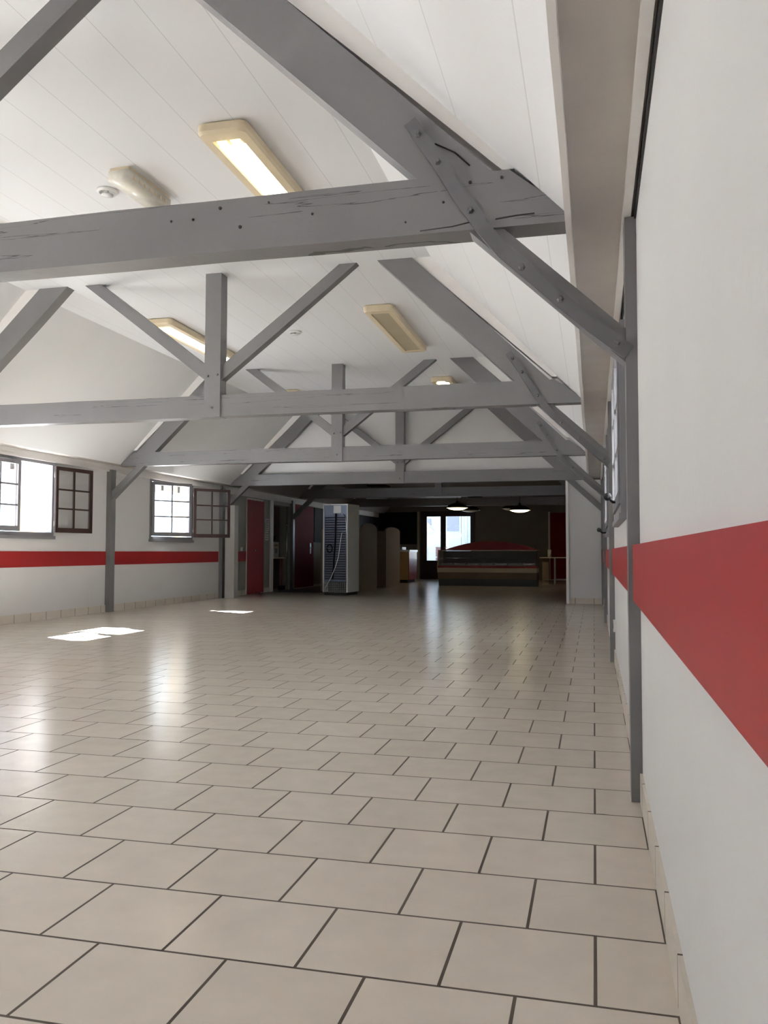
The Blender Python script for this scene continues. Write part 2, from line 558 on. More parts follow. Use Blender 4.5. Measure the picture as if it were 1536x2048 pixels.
# white boarded infill above the fourth truss, partition wing on the right, pilaster on the left
bm = NB()
prism(bm, [(SX0 - 0.2, 2.32), (SX1, ZC), (mirror(SX1), ZC), (mirror(SX0) + 0.2, 2.32)], 15.28, 15.34)
struct('wall_gable_infill', bm, M_WALL, 'white panel closing the roof above the last hall truss')
bm = NB()
box(bm, -0.43, XR, 15.2, 15.3, 0, 2.18)
struct('wall_partition', bm, M_WALL, 'short white partition wing at the end of the right wall')
bm = NB(); box(bm, -0.475, -0.43, 15.16, 15.34, 0, 2.17); bev(bm, 0.006)
struct('trim_1', bm, M_TRIM, 'pale corner post of the partition wing')
bm = NB(); box(bm, -6.945, -6.75, 15.12, 15.30, 0, 1.80); bev(bm, 0.012)
struct('trim_2', bm, mat('pale_pilaster_paint', (0.50, 0.49, 0.46), 0.5, noise=0.04), 'pale pilaster below the left brace of the fourth truss')

# eaves strip, plate boards, skirting, red bands
bm = NB(); box(bm, SX0 - 0.008, SX0 + 0.014, YB, 15.2, ZE - 0.045, ZE + 0.02); wobble(bm, 0.6, 0.006)
struct('trim_3', bm, M_TRIM, 'white edge strip along the foot of the right slope')
bm = NB(); box(bm, 0.118, 0.148, YB, 15.2, 2.176, ZE + 0.004); wobble(bm, 0.8, 0.003)
struct('trim_4', bm, M_TRIM, 'white plate strip above the right wall')
bm = NB(); box(bm, 0.158, XR + TH, YB, 15.25, 2.161, ZE + 0.01)
struct('trim_5', bm, M_DARK, 'dark crack above the right wall')
bm = NB(); box(bm, XL - 0.01, XL + 0.03, YB, 15.1, 2.125, ZE + 0.004)
box(bm, XL - 0.01, XL + 0.045, YB, 15.1, 2.10, 2.13)
struct('trim_6', bm, M_TRIM, 'white plate board along the top of the left wall')
bm = NB(); box(bm, XL - 0.01, XL + 0.03, 15.3, YF, 2.06, ZE + 0.004)
struct('trim_7', bm, M_TRIM)
for k, (x0, x1, ya, yb, nm) in enumerate(((0.155, XR, YB, 15.2, 'right'), (XL, XL + 0.012, YB, 15.12, 'left'))):
    bm = NB(); box(bm, x0, x1, ya, yb, 0, 0.105)
    struct('baseboard_' + nm, bm, M_BASE_Y, 'beige tile skirting along the %s wall' % nm)
bm = NB(); box(bm, XL, XL + 0.012, 15.3, 16.42, 0, 0.105); box(bm, XL, XL + 0.012, 17.36, 17.9, 0, 0.105); box(bm, XL, XL + 0.012, 20.8, YF, 0, 0.05)
struct('baseboard_left_far', bm, M_BASE_Y)
bm = NB(); box(bm, -0.43, 0.155, 15.19, 15.2, 0, 0.105)
struct('baseboard_partition', bm, M_BASE_X)
bm = NB(); box(bm, 0.138, XR, YB, 3.22, 0.733, 0.937); bev(bm, 0.004)
struct('trim_8', bm, M_RED, 'red board band on the right wall beside the camera')
bm = NB(); box(bm, 0.146, XR, 3.38, 15.19, 0.733, 0.937)
struct('trim_9', bm, M_RED, 'red band continuing on the right wall beyond the first post')
bm = NB(); box(bm, XL, XL + 0.008, YB, 15.1, 0.701, 0.905)
struct('trim_10', bm, M_RED, 'red band along the left wall')
bm = NB(); box(bm, XL, XL + 0.008, 15.3, 16.44, 0.701, 0.905)
struct('trim_11', bm, M_RED, 'short red band beside the folding door')
# black-painted upper wall in the far room
bm = NB(); box(bm, XL, XL + 0.02, 20.85, YF, 1.15, 2.05); box(bm, XL, GD0 - 0.12, YF - 0.02, YF, 1.15, 2.23)
struct('trim_12', bm, M_BLACK, 'black panelling on the far left corner walls')
bm = NB(); box(bm, GD0 - 0.10, GD0 - 0.04, YF - 0.03, YF, 0, 2.24)
struct('trim_13', bm, M_BEIGE2)
bm = NB(); box(bm, XL, XL + 0.03, 17.78, 17.93, 0, 2.1); bev(bm, 0.006)
struct('trim_14', bm, M_TRIM)

# ------------------------------------------------------------------ roof trusses
POSX = 0.124
def truss(i, Y, label, strap, ztop=ZC, left_post=True):
    t = thing('roof_truss', label, 'roof truss', (0, 0, 0), group='grey roof trusses')
    def poly(name, pts, y0, y1, m, wob=0.006, bw=0.007):
        bm = NB(); prism(bm, pts, y0, y1); bev(bm, bw, 1)
        if wob:
            wobble(bm, 0.5, wob)
        return sub(name, t, m, bm)
    M = mirror
    # tie beam
    tt = {1: 2.40, 2: 2.380, 3: 2.375}.get(i, 2.392)
    poly('tie_beam', [(-.09, 2.175), (-.09, 2.225), (-.305, tt), (M(-.305), tt), (M(-.09), 2.225), (M(-.09), 2.175)], Y - .065, Y + .065, M_TIE)
    # principal rafters, clipped at the ceiling
    f = (ztop - 2.40) / (ZC - 2.40)
    lo = (-.63 + (-1.88 + .63) * f, ztop); up = (-.33 + (-1.56 + .33) * f, ztop)
    quad = [(-.63, 2.362), lo, up, (-.33, 2.362)]
    poly('principal_rafter', quad, Y - .06, Y + .06, M_GREY)
    poly('principal_rafter', [(M(a), b) for a, b in quad], Y - .06, Y + .06, M_GREY)
    cx = SX1 + (SX0 - SX1) * (ZC - ztop) / (ZC - ZE)
    fur = [(-.335, 2.41), (up[0] - .005, ztop), (cx + .0, ztop), (-.285, 2.41)]
    for q in (fur, [(M(a), b) for a, b in fur]):
        poly('furring_strip', q, Y - .045, Y + .05, M_TRIM, 0.004, 0.004)
    # king post lapped over the tie
    poly('king_post', [(XC - .08, 2.17), (XC + .08, 2.17), (XC + .08, ztop), (XC - .08, ztop)], Y - .085, Y + .05, M_GREY, 0.004)
    # struts from the king post
    g = (ztop - 2.52) / (ZC - 2.52)
    sx = XC + .08
    st = [(sx - .03, 2.50), (sx + (1.32) * g, ztop), (sx + 1.32 * g - .17, ztop), (sx - .03, 2.50 + .145)]
    poly('strut', st, Y - .045, Y + .045, M_GREY)
    poly('strut', [(M(a), b) for a, b in st], Y - .045, Y + .045, M_GREY)
    # knee braces
    br = [(-.47, 2.18), (-.335, 2.18), (.13, 1.745), (.13, 1.615)]
    poly('knee_brace', br, Y - .045, Y + .05, M_GREY)
    poly('knee_brace', [(M(a), b) for a, b in br], Y - .045, Y + .05, M_GREY)
    # wall posts
    bm = NB(); box(bm, POSX, XR + .01, Y - .06, Y + .06, 0.0, 2.172); bev(bm, .007, 1); wobble(bm, .4, .004)
    sub('wall_post', t, M_GREY, bm)
    bm = NB(); box(bm, XL - .01, M(POSX) + .06, Y - .065, Y + .065, 0.0, 2.13); bev(bm, .007, 1); wobble(bm, .4, .005)
    sub('wall_post', t, M_GREY, bm)
    # bolt heads on the king post foot
    for (dx, z) in ((0.0, 2.26), (-.045, 2.56), (.05, 2.57)):
        if z > ztop - .05:
            continue
        bm = NB()
        lathe(bm, [(0, -.012), (.010, -.012), (.013, 0), (.013, .006)], (XC + dx, Y - .087, z), 8, axis='Y', smooth=False)
        sub('bolt', t, M_IRON, bm)
    if strap:
        pts = [(-.70, 2.63), (-.60, 2.48), (-.50, 2.31), (-.41, 2.175), (-.33, 2.075), (-.15, 1.905), (.0, 1.765), (.135, 1.655)]
        bm = NB()
        w = .028
        ring = []
        for k, (a, b) in enumerate(pts):
            p0 = Vector(pts[max(0, k - 1)]); p1 = Vector(pts[min(len(pts) - 1, k + 1)])
            d = (p1 - p0).normalized(); n = Vector((-d.y, d.x))
            y0, y1 = Y - .082, Y - .064
            if b < 2.17:
                y0, y1 = Y - .066, Y - .044
            q = Vector((a, b))
            ring.append([bm.verts.new((q.x + n.x * s, y, q.y + n.y * s)) for s, y in ((w, y0), (-w, y0), (-w, y1), (w, y1))])
        for A, B in zip(ring, ring[1:]):
            for k in range(4):
                bm.faces.new((A[k], A[(k + 1) % 4], B[(k + 1) % 4], B[k]))
        bm.faces.new(ring[0]); bm.faces.new(ring[-1][::-1])
        bev(bm, .003, 1)
        so = sub('strap', t, M_IRON, bm)
        for (a, b) in ((-.665, 2.575), (-.585, 2.452), (-.455, 2.243), (-.26, 2.008), (-.115, 1.872), (.09, 1.69)):
            bm = NB()
            yy = Y - .082 if b > 2.17 else Y - .066
            lathe(bm, [(0, -.016), (.008, -.016), (.013, -.008), (.014, 0)], (a, yy, b), 6, axis='Y', smooth=False)
            sub('strap_bolt', so, M_IRON, bm)
    return t

t1 = truss(1, YT[0], 'nearest grey timber truss, its thick beam crossing the whole upper picture', True)
for (x, z, r) in ((-1.751, 2.328, .006), (-1.650, 2.327, .006), (-1.525, 2.365, .008), (-1.433, 2.275, .009), (-1.304, 2.367, .006), (-1.112, 2.299, .007), (-.458, 2.362, .009), (-.565, 2.293, .006), (-.335, 2.37, .007), (-.719, 2.227, .006)):
    bm = NB(); lathe(bm, [(0, -.003), (r * .7, -.003), (r, .006)], (x, YT[0] - .066, z), 10, axis='Y', smooth=False)
    sub('nail_hole', t1, M_DARK, bm)
for pts in ([(-.66, 2.186), (-.53, 2.192), (-.45, 2.205), (-.395, 2.207)], [(-.36, 2.206), (-.28, 2.213), (-.21, 2.215)], [(-.60, 2.535), (-.52, 2.49), (-.46, 2.43)]):
    bm = NB(); tube(bm, [(a, YT[0] - .0655, b) for a, b in pts], .0032, 5)
    sub('crack', t1, M_DARK, bm)
truss(2, YT[1], 'second grey timber truss, with the large king post standing left of centre', True)
truss(3, YT[2], 'third grey timber truss, its post between the two left windows', True)
truss(4, YT[3], 'fourth grey timber truss, set against the white panel above the far room opening', False)
truss(5, YT[4], 'dim grey truss in the far room, its brace in front of the red door', False, ztop=ZF)
truss(6, YT[5], 'darkest grey truss above the display counter', False, ztop=ZF)

# ------------------------------------------------------------------ windows
def casement_mesh(w, h, grey_side=1):
    """Leaf in local coords: u along +X from the hinge, thickness along Y (room side +Y), z up. Slot 0 room side, slot 1 outer side."""
    bm = NB()
    t = .020
    fr = .048; mu = .011
    for (y0, y1, mi) in ((0.0, t, 0), (-t, 0.0, 1)):
        box(bm, 0, fr, y0, y1, 0, h, mi); box(bm, w - fr, w, y0, y1, 0, h, mi)
        box(bm, fr, w - fr, y0, y1, 0, fr * 1.35, mi); box(bm, fr, w - fr, y0, y1, h - fr, h, mi)
        yy0, yy1 = (0.0, t * .7) if mi == 0 else (-t * .7, 0.0)
        box(bm, w / 2 - mu, w / 2 + mu, yy0, yy1, fr, h - fr, mi)
        for k in (1, 2):
            z = fr * 1.35 + (h - 2.35 * fr) * k / 3
            box(bm, fr, w - fr, yy0, yy1, z - mu, z + mu, mi)
    return bm

def casement(win, origin, udir, ndir, w, h):
    M = Matrix(((udir[0], ndir[0], 0, origin[0]), (udir[1], ndir[1], 0, origin[1]), (0, 0, 1, origin[2]), (0, 0, 0, 1)))
    bm = casement_mesh(w, h)
    bm.transform(M)
    c = mk('casement', bm, [M_WFRAME, M_BROWN], win)
    bm = NB(); box(bm, .04, w - .04, -.002, .002, .05, h - .04); bm.transform(M)
    mk('pane', bm, M_GLASS, c)
    for z in (.13 * h, .87 * h):
        bm = NB()
        tube(bm, [(-.006, .0, z - .04), (-.006, .0, z + .04)], .009, 8)
        bm.transform(M)
        mk('hinge', bm, M_STEEL, c)
    return c

def left_window(name, y0, y1, near_ang, far_ang, label):
    win = struct(name, label=label)
    bm = NB()
    f = .045
    x0, x1 = XL - .09, XL + .012
    box(bm, x0, x1, y0, y0 + f, WZ0, WZ1); box(bm, x0, x1, y1 - f, y1, WZ0, WZ1)
    box(bm, x0, x1, y0 + f, y1 - f, WZ1 - .06, WZ1); box(bm, x0, x1, y0 + f, y1 - f, WZ0, WZ0 + f)
    box(bm, XL - .0, XL + .03, y0 - .02, y1 + .02, WZ0 - .045, WZ0)
    mk('frame', bm, M_WFRAME, win)
    w = (y1 - y0) / 2 - f + .008
    h = WZ1 - WZ0 - .115
    z = WZ0 + f + .004
    a = R(near_ang)
    casement(win, (XL + .012, y0 + f, z), (math.sin(a), math.cos(a)), (math.cos(a), -math.sin(a)), w, h)
    a = R(far_ang)
    casement(win, (XL + .030, y1 - .01, z), (math.sin(a), -math.cos(a)), (math.cos(a), math.sin(a)), w, h)
    return win

left_window('window_1', *LEFT_WIN[2], 2, 172, 'grey framed left window with its brown far casement folded back on the wall')
left_window('window_2', *LEFT_WIN[3], 35, 141, 'far left window with both casements swung into the room')
left_window('window_3', *LEFT_WIN[1], 2, 172, 'left window before the frame edge')
d = struct('door_added', label='unseen glazed door added in the left wall to light the hall')
bm = NB()  # made-up opening out of view, brings light onto the right wall
for y in (0.4, 1.22, 2.04):
    box(bm, XL - .09, XL, y, y + .06, 0, WZ1)
box(bm, XL - .09, XL, .46, 2.04, WZ1 - .06, WZ1); box(bm, XL - .09, XL, .46, 2.04, 0, .12)
mk('door_frame', bm, M_WFRAME, d)
bm = NB(); box(bm, XL - .05, XL - .044, .46, 2.04, .12, WZ1 - .06); mk('pane', bm, M_GLASS, d)

def right_window(name, y0, y1, knob, label):
    win = struct(name, label=label)
    bm = NB()
    f = .05
    x0, x1 = .138, XR + .06
    box(bm, x0, x1, y0, y0 + f, WZ0, WZ1); box(bm, x0, x1, y1 - f, y1, WZ0, WZ1)
    box(bm, x0, x1, y0 + f, y1 - f, WZ1 - f, WZ1); box(bm, x0, x1, y0 + f, y1 - f, WZ0, WZ0 + f)
    box(bm, x0 - .012, x1, y0 - .03, y1 + .03, WZ0 - .03, WZ0)
    mk('frame', bm, M_WFRAME, win)
    w = (y1 - y0) / 2 - f + .012
    h = WZ1 - WZ0 - 2 * f - .01
    z = WZ0 + f + .005
    casement(win, (.146, y0 + f, z), (0, 1), (-1, 0), w, h)
    casement(win, (.146, y1 - f, z), (0, -1), (-1, 0), w, h)
    kx, ky, kz = knob
    bm = NB()
    tube(bm, [(.140, ky + .05, kz - .03), (kx + .03, ky + .02, kz - .03), (kx + .012, ky, kz - .012)], .009, 8)
    lathe(bm, [(0, -.024), (.014, -.02), (.023, -.006), (.023, .006), (.014, .02), (0, .024)], (kx, ky, kz), 16)
    lathe(bm, [(0, -.006), (.016, -.006), (.016, .004), (0, .004)], (.138, ky + .05, kz - .03), 12, axis='X')
    mk('handle', bm, M_BLACKG, win)
    return win
right_window('window_5', *RIGHT_WIN[0], (.081, 5.12, 1.235), 'right window beyond the first post, with a black knob handle')
right_window('window_6', *RIGHT_WIN[1], (.055, 9.25, 1.145), 'right window beyond the second post, with a black knob handle')
# ------------------------------------------------------------------ ceiling lights
def ceiling_light(x, y0, y1, label, lit):
    t = thing('ceiling_light', label, 'ceiling light', (x, (y0 + y1) / 2, ZC), group='fluorescent ceiling panels')
    L = (y1 - y0) / 2
    hw = .165
    bm = NB()
    # rounded body: ring profile with a sunken middle
    def rr(w, l, rad, n=6):
        pts = []
        for cx, cy, a0 in ((w - rad, l - rad, 0), (-w + rad, l - rad, 90), (-w + rad, -l + rad, 180), (w - rad, -l + rad, 270)):
            for k in range(n + 1):
                a = R(a0 + 90 * k / n)
                pts.append((cx + rad * math.cos(a), cy + rad * math.sin(a)))
        return pts
    levels = [(hw - .015, L - .015, .045, 0.0), (hw, L, .05, -.012), (hw, L, .05, -.055), (hw - .012, L - .012, .045, -.075), (.098, L - .1, .006, -.078), (.092, L - .105, .004, -.060)]
    rings = []
    for w, l, rad, z in levels:
        rings.append([bm.verts.new((a, b, z)) for a, b in rr(w, l, rad)])
    for A, B in zip(rings, rings[1:]):
        n = len(A)
        for k in range(n):
            bm.faces.new((A[k], A[(k + 1) % n], B[(k + 1) % n], B[k]))
    bm.faces.new(rings[0])
    bm.faces.new(rings[-1])
    mk('housing', bm, M_CREAM, t)
    bm = NB()
    yy = -L + .105 + (.09 if lit == 'on' else 0)
    box(bm, -.092, .092, yy if lit != 'end' else -L + .105, (L - .105) if lit != 'end' else (-L + .62), -.067, -.061)
    mk('diffuser', bm, M_LAMP_ON if lit in ('on', 'end') else M_LAMP_OFF, t)
    if lit == 'on':
        for x0 in (-.045, .045):
            bm = NB(); tube(bm, [(x0, -L + .11, -.069), (x0, -L + .195, -.069)], .03, 10)
            mk('tube', bm, M_TUBE, t)
    if lit == 'end':
        bm = NB(); box(bm, -.06, .05, -L + .02, -L + .4, -.092, -.076)
        mk('tube', bm, M_LAMP_ON, t)
        bm = NB(); box(bm, -.092, .092, -L + .62, L - .105, -.067, -.061)
        mk('cover', bm, M_LAMP_OFF, t)
    return t

ceiling_light(-2.19, 4.63, 6.53, 'bright lit fluorescent panel above the nearest beam', 'on')
ceiling_light(-2.21, 8.56, 10.49, 'unlit cream fluorescent panel right of the large king post', 'off')
ceiling_light(-2.20, 12.36, 14.3, 'small distant cream panel with a bright lit end', 'end')
ceiling_light(-4.76, 8.5, 10.55, 'lit fluorescent panel partly behind the large king post', 'on')
ceiling_light(-4.80, 12.8, 14.7, 'cream panel just peeping over the second beam, left of the small king post', 'off')
ceiling_light(-4.78, 4.5, 5.9, 'lit panel cut off by the left picture edge', 'on')

# emergency light
t = thing('emergency_light', 'small ribbed emergency light on the ceiling beside the round vent', 'emergency light', (-3.12, 5.31, ZC), R(-3))
bm = NB(); box(bm, -.075, .075, -.26, .26, -.022, 0); bev(bm, .008); mk('base', bm, M_CREAM, t)
bm = NB(); box(bm, -.08, .08, -.27, .27, -.095, -.022); bev(bm, .035, 4)
mk('cover', bm, M_CLEAR, t, True)
for k in range(14):
    y = -.2 + (k // 2) * .066
    sx = .081 if k % 2 else -.081
    bm = NB(); box(bm, sx - .0035, sx + .0035, y - .012, y + .012, -.075, -.05)
    mk('clip', bm, M_CREAM, t)

def vent(x, y, label):
    t = thing('ceiling_vent', label, 'vent', (x, y, ZC), group='round ceiling vents')
    bm = NB(); lathe(bm, [(0, 0), (.075, 0), (.08, -.008), (.066, -.024), (.052, -.022), (.05, -.006), (0, -.006)], seg=40)
    mk('rim', bm, M_PLAST, t)
    bm = NB(); lathe(bm, [(.012, -.005), (.012, -.030), (.043, -.034), (.044, -.040), (0, -.044)], seg=36)
    mk('disc', bm, M_PLAST, t)
    return t
vent(-3.42, 5.36, 'round white ceiling vent beside the emergency light')
vent(-3.45, 9.42, 'round white ceiling vent between the two fluorescent panels of the second bay')

# ------------------------------------------------------------------ small wall fittings
t = thing('vent_plate', 'small white plate with dark holes on the left post under the truss end', 'plate', (XL, 11.43, 1.95))
bm = NB(); box(bm, 0, .012, -.05, .05, -.06, .06); bev(bm, .004); mk('plate', bm, M_PLAST, t)
for z in (-.028, .028):
    bm = NB(); lathe(bm, [(0, .014), (.012, .014), (.012, .0)], (0, 0, z), 12, axis='X')
    mk('hole', bm, M_DARK, t)
t = thing('wall_socket', 'small white socket low on the right wall beside the second post', 'socket', (XR, 6.9, .33))
bm = NB(); box(bm, -.022, 0, -.045, .045, -.045, .045); bev(bm, .006); mk('plate', bm, M_PLAST, t)
bm = NB(); lathe(bm, [(0, -.024), (.022, -.024), (.022, -.02)], (0, 0, 0), 20, axis='X'); mk('outlet', bm, M_DARK, t)
t = thing('light_switch', 'small white switch just above the red band beside the folding door', 'switch', (XL, 16.2, .955))
bm = NB(); box(bm, 0, .02, -.04, .04, -.04, .04); bev(bm, .005); mk('plate', bm, M_PLAST, t)
bm = NB(); box(bm, .02, .026, -.018, .018, -.022, .022); bev(bm, .002); mk('rocker', bm, M_PLAST, t)
def sheet(y, z, w, h, label, lines):
    t = thing('notice_sheet', label, 'notice', (XL + .004, y, z), group='printed sheets by the folding door')
    bm = NB(); box(bm, -.002, .001, -w / 2, w / 2, -h / 2, h / 2); mk('paper', bm, M_PAPER, t)
    bm = NB()
    for k in range(lines):
        zz = h / 2 - (k + 1) * h / (lines + 1)
        box(bm, .001, .0016, -w * .38, w * (.38 - .12 * (k % 3)), zz - .006, zz + .006)
    mk('print', bm, M_INK, t)
sheet(17.62, 1.50, .20, .27, 'upper printed sheet on the wall right of the red folding door', 6)
sheet(17.60, 1.25, .19, .20, 'lower printed sheet under another, right of the red folding door', 3)

# ------------------------------------------------------------------ doors
# red folding (accordion) door in the far left wall
d = struct('door_1', label='glossy red folding door in the far left wall')
bm = NB()
n = 9
ys = [16.48 + (17.32 - 16.48) * k / n for k in range(n + 1)]
pts = [(XL - .05 + (.10 if k % 2 else .0), y) for k, y in enumerate(ys)]
for (a, b) in zip(pts, pts[1:]):
    v = [bm.verts.new(p) for p in ((a[0], a[1], .01), (b[0], b[1], .01), (b[0], b[1], 2.0), (a[0], a[1], 2.0),
                                   (a[0] - .02, a[1], .01), (b[0] - .02, b[1], .01), (b[0] - .02, b[1], 2.0), (a[0] - .02, a[1], 2.0))]
    for q in ((0, 1, 2, 3), (7, 6, 5, 4), (0, 4, 5, 1), (3, 2, 6, 7), (0, 3, 7, 4), (1, 5, 6, 2)):
        bm.faces.new([v[i] for i in q])
mk('folding_panel', bm, M_REDF, d)
bm = NB(); box(bm, XL - .06, XL + .012, 16.45, 16.48, 0, 2.03); box(bm, XL - .06, XL + .012, 17.32, 17.36, 0, 2.03); box(bm, XL - .06, XL + .012, 16.45, 17.36, 2.0, 2.04)
mk('door_frame', bm, M_TRIM, d)
bm = NB(); lathe(bm, [(0, .035), (.016, .03), (.016, .0), (0, .0)], (XL + .02, 16.85, .93), 12, axis='X')
mk('door_handle', bm, M_CHROME, d)
# red door beyond the fifth truss
d = struct('door_2', label='dark red door beyond the fifth truss post')
bm = NB(); box(bm, XL, XL + .04, 19.3, 20.72, .02, 2.06); bev(bm, .004); mk('door_leaf', bm, M_REDD, d)
bm = NB(); box(bm, XL + .04, XL + .05, 20.42, 20.50, .85, 1.12); tube(bm, [(XL + .05, 20.46, 1.0), (XL + .09, 20.46, 1.0), (XL + .09, 20.36, 1.0)], .01, 8)
mk('door_handle', bm, M_GALV, d)
bm = NB(); box(bm, XL, XL + .06, 19.25, 22.0, 0, .02); mk('threshold', bm, M_BEIGE2, d)
# red door in the far wall on the right
d = struct('door_3', label='red door in the far wall beside the partition')
bm = NB(); box(bm, -1.36, -.30, YF - .04, YF, .02, 2.17); bev(bm, .004); mk('door_leaf', bm, M_REDD, d)
bm = NB(); box(bm, -1.42, -1.36, YF - .05, YF, 0, 2.2); box(bm, -.30, -.24, YF - .05, YF, 0, 2.2); mk('door_frame', bm, M_TRIM, d)
bm = NB(); box(bm, -.40, -.36, YF - .05, YF - .04, .9, 1.1); tube(bm, [(-.38, YF - .05, 1.02), (-.38, YF - .09, 1.02), (-.48, YF - .09, 1.02)], .01, 8); mk('door_handle', bm, M_CHROME, d)
# glazed entrance door
d = struct('door_4', label='dark maroon framed glazed double door in the far wall')
bm = NB()
def fx(x0, x1, z0, z1):
    box(bm, x0, x1, YF - .02, YF + .06, z0, z1)
fx(GD0, -5.395, 0, GDZ); fx(-4.935, -4.755, 0, GDZ); fx(-3.94, GD1, 0, GDZ)
fx(-5.395, -4.935, 2.075, GDZ); fx(-4.755, -3.94, 2.075, GDZ)
fx(-5.395, -4.935, 0, .615); fx(-4.755, -3.94, 0, .615)
mk('door_frame', bm, M_MAROON, d)
for (x0, x1) in ((-5.395, -4.935), (-4.755, -3.94)):
    bm = NB(); box(bm, x0, x1, YF + .015, YF + .021, .615, 2.075)
    mk('pane', bm, M_GLASS, d)
bm = NB(); box(bm, -4.25, -4.235, YF + .022, YF + .06, .615, 2.075); mk('glazing_bar', bm, M_STEEL, d)
bm = NB(); tube(bm, [(-4.80, YF - .02, 1.05), (-4.80, YF - .07, 1.05), (-4.70, YF - .07, 1.05)], .012, 8); mk('door_handle', bm, M_CHROME, d)

# ------------------------------------------------------------------ things in the recess
t = thing('wall_shelf', 'narrow shelf in the dim recess on the left', 'shelf', (XL - .85, 18.5, .77))
bm = NB(); box(bm, 0, .75, -.5, .62, -.03, 0); bev(bm, .004); mk('board', bm, M_BEIGE2, t)
for y in (-.35, .45):
    bm = NB(); prism(bm, [(0.0, -.03), (.35, -.03), (0.0, -.3)], y - .012, y + .012); mk('bracket', bm, M_GALV, t)
t = thing('carton', 'pale printed box standing on the recess shelf', 'box', (-7.35, 18.62, .77))
bm = NB(); box(bm, -.10, .10, -.17, .17, 0, .36); bev(bm, .003); mk('carton_body', bm, M_PAPER, t)
bm = NB(); box(bm, .1, .1012, -.12, .12, .26, .30); box(bm, .1, .1012, -.09, .09, .10, .21); box(bm, -.07, .07, -.1712, -.17, .1, .3); mk('print', bm, mat('grey_print', (.35, .34, .33), .8), t)
t = thing('dried_bunch', 'dark bundle on top of the pale box in the recess', 'bundle', (-7.35, 18.6, 1.145))
bm = NB()
for k in range(9):
    a = k * .9
    tube(bm, [(0.03 * math.cos(a), 0.05 * math.sin(a), 0), (.06 * math.cos(a), .10 * math.sin(a), .05 + .02 * (k % 3)), (.08 * math.cos(a + .6), .13 * math.sin(a + .6), .07 + .025 * (k % 4))], .012, 6)
mk('stem', bm, M_BLACK, t)
t = thing('water_pipe', 'shiny vertical pipe at the right edge of the recess', 'pipe', (-7.12, 18.98, 0))
bm = NB(); tube(bm, [(0, 0, .0), (0, 0, 2.1)], .014, 10); mk('pipe_run', bm, M_CHROME, t)
for z in (.75, .83, .9, 1.55):
    bm = NB(); lathe(bm, [(.014, -.02), (.026, -.02), (.026, .02), (.014, .02)], (0, 0, z), 12)
    mk('fitting', bm, M_CHROME, t)
t = thing('broom', 'thin red handle leaning under the recess shelf', 'broom', (-7.2, 18.86, 0))
bm = NB(); tube(bm, [(0, 0, .1), (0.0, 0.02, .74)], .016, 8); mk('handle', bm, M_RED, t)
bm = NB(); box(bm, -.05, .05, -.10, .10, 0, .1); bev(bm, .01); mk('brush_head', bm, M_BLACK, t)
t = thing('floor_mat', 'dark mat, also the dark floor reflection, in front of the recess and red door', 'mat', (-6.35, 18.52, 0))
bm = NB(); box(bm, -.62, .52, -.68, .68, 0, .012); bev(bm, .004); mk('mat_sheet', bm, M_MAT, t)  # dark sheet also takes the place of dark reflections in the tiles

# ------------------------------------------------------------------ refrigerator (its back towards us)
t = thing('refrigerator', 'tall white fridge with its black condenser grid facing the hall', 'fridge', (-5.20, 17.12, 0), R(-6.5))
w, dp, h = .565, .62, 1.90
bm = NB()
X0, X1, Y0, Y1 = -w / 2, w / 2, -dp / 2 + .0, dp / 2
box(bm, X0, X1, Y0 + .28, Y1, .06, h); box(bm, X0, X1, Y0 + .03, Y0 + .28, .285, h)
box(bm, X0, X0 + .02, Y0 + .05, Y0 + .28, .06, .285); box(bm, X1 - .02, X1, Y0 + .05, Y0 + .28, .06, .285)
box(bm, X0, X0 + .022, Y0, Y0 + .05, .06, h); box(bm, X1 - .022, X1, Y0, Y0 + .05, .06, h); box(bm, X0 + .022, X1 - .022, Y0, Y0 + .05, h - .022, h)
mk('cabinet', bm, M_FRIDGE, t)
bm = NB(); box(bm, X0 + .025, X1 - .025, Y0 + .012, Y0 + .029, .28, h - .025)
mk('back_plate', bm, M_FOIL, t)
bm = NB(); box(bm, X0 + .24, X1 - .15, Y0 + .0, Y0 + .03, h - .19, h - .035); bev(bm, .004)
mk('terminal_box', bm, M_PLAST, t)
bm = NB()
for k in range(26):
    z = .34 + k * .051
    tube(bm, [(X0 + .05, Y0 + .004, z), (X1 - .05, Y0 + .004, z)], .0135, 6)
for k in range(14):
    x = X0 + .06 + k * (w - .12) / 13
    tube(bm, [(x, Y0 + .008, .32), (x, Y0 + .008, h - .22)], .0025, 5)
mk('condenser', bm, M_COIL, t)
bm = NB(); tube(bm, [(X0 + .30, Y0 - .008, h - .2), (X0 + .29, Y0 - .008, 1.2), (X0 + .25, Y0 - .008, .6), (X0 + .23, Y0 - .008, .33)], .018, 8)
mk('suction_hose', bm, M_BLACK, t)
bm = NB(); tube(bm, [(X0 + .16 + .06 * math.cos(a), Y0 - .012, .97 + .08 * math.sin(a)) for a in [k * 2 * math.pi / 20 for k in range(20)]], .012, 8, closed=True)
mk('cable_loop', bm, M_BLACK, t)
bm = NB(); tube(bm, [(X0 + .44, Y0 - .02, 1.30), (X0 + .41, Y0 - .03, 1.1), (X0 + .37, Y0 - .03, .8), (X0 + .30, Y0 - .03, .58), (X0 + .2, Y0 - .03, .36), (X0 + .05, Y0 - .03, .11)], .007, 8)
mk('power_cable', bm, M_PLAST, t)
bm = NB(); tube(bm, [(X1 - .10, Y0 - .0, h - .21), (X1 - .045, Y0 - .005, h - .28), (X1 - .03, Y0 - .005, 1.45), (X1 - .03, Y0 - .005, .35)], .008, 8)
mk('return_pipe', bm, M_CHROME, t)
bm = NB(); box(bm, X0 + .02, X1 - .02, Y0 + .25, Y0 + .27, .06, .28); mk('compressor_bay', bm, M_DARK, t)
bm = NB()
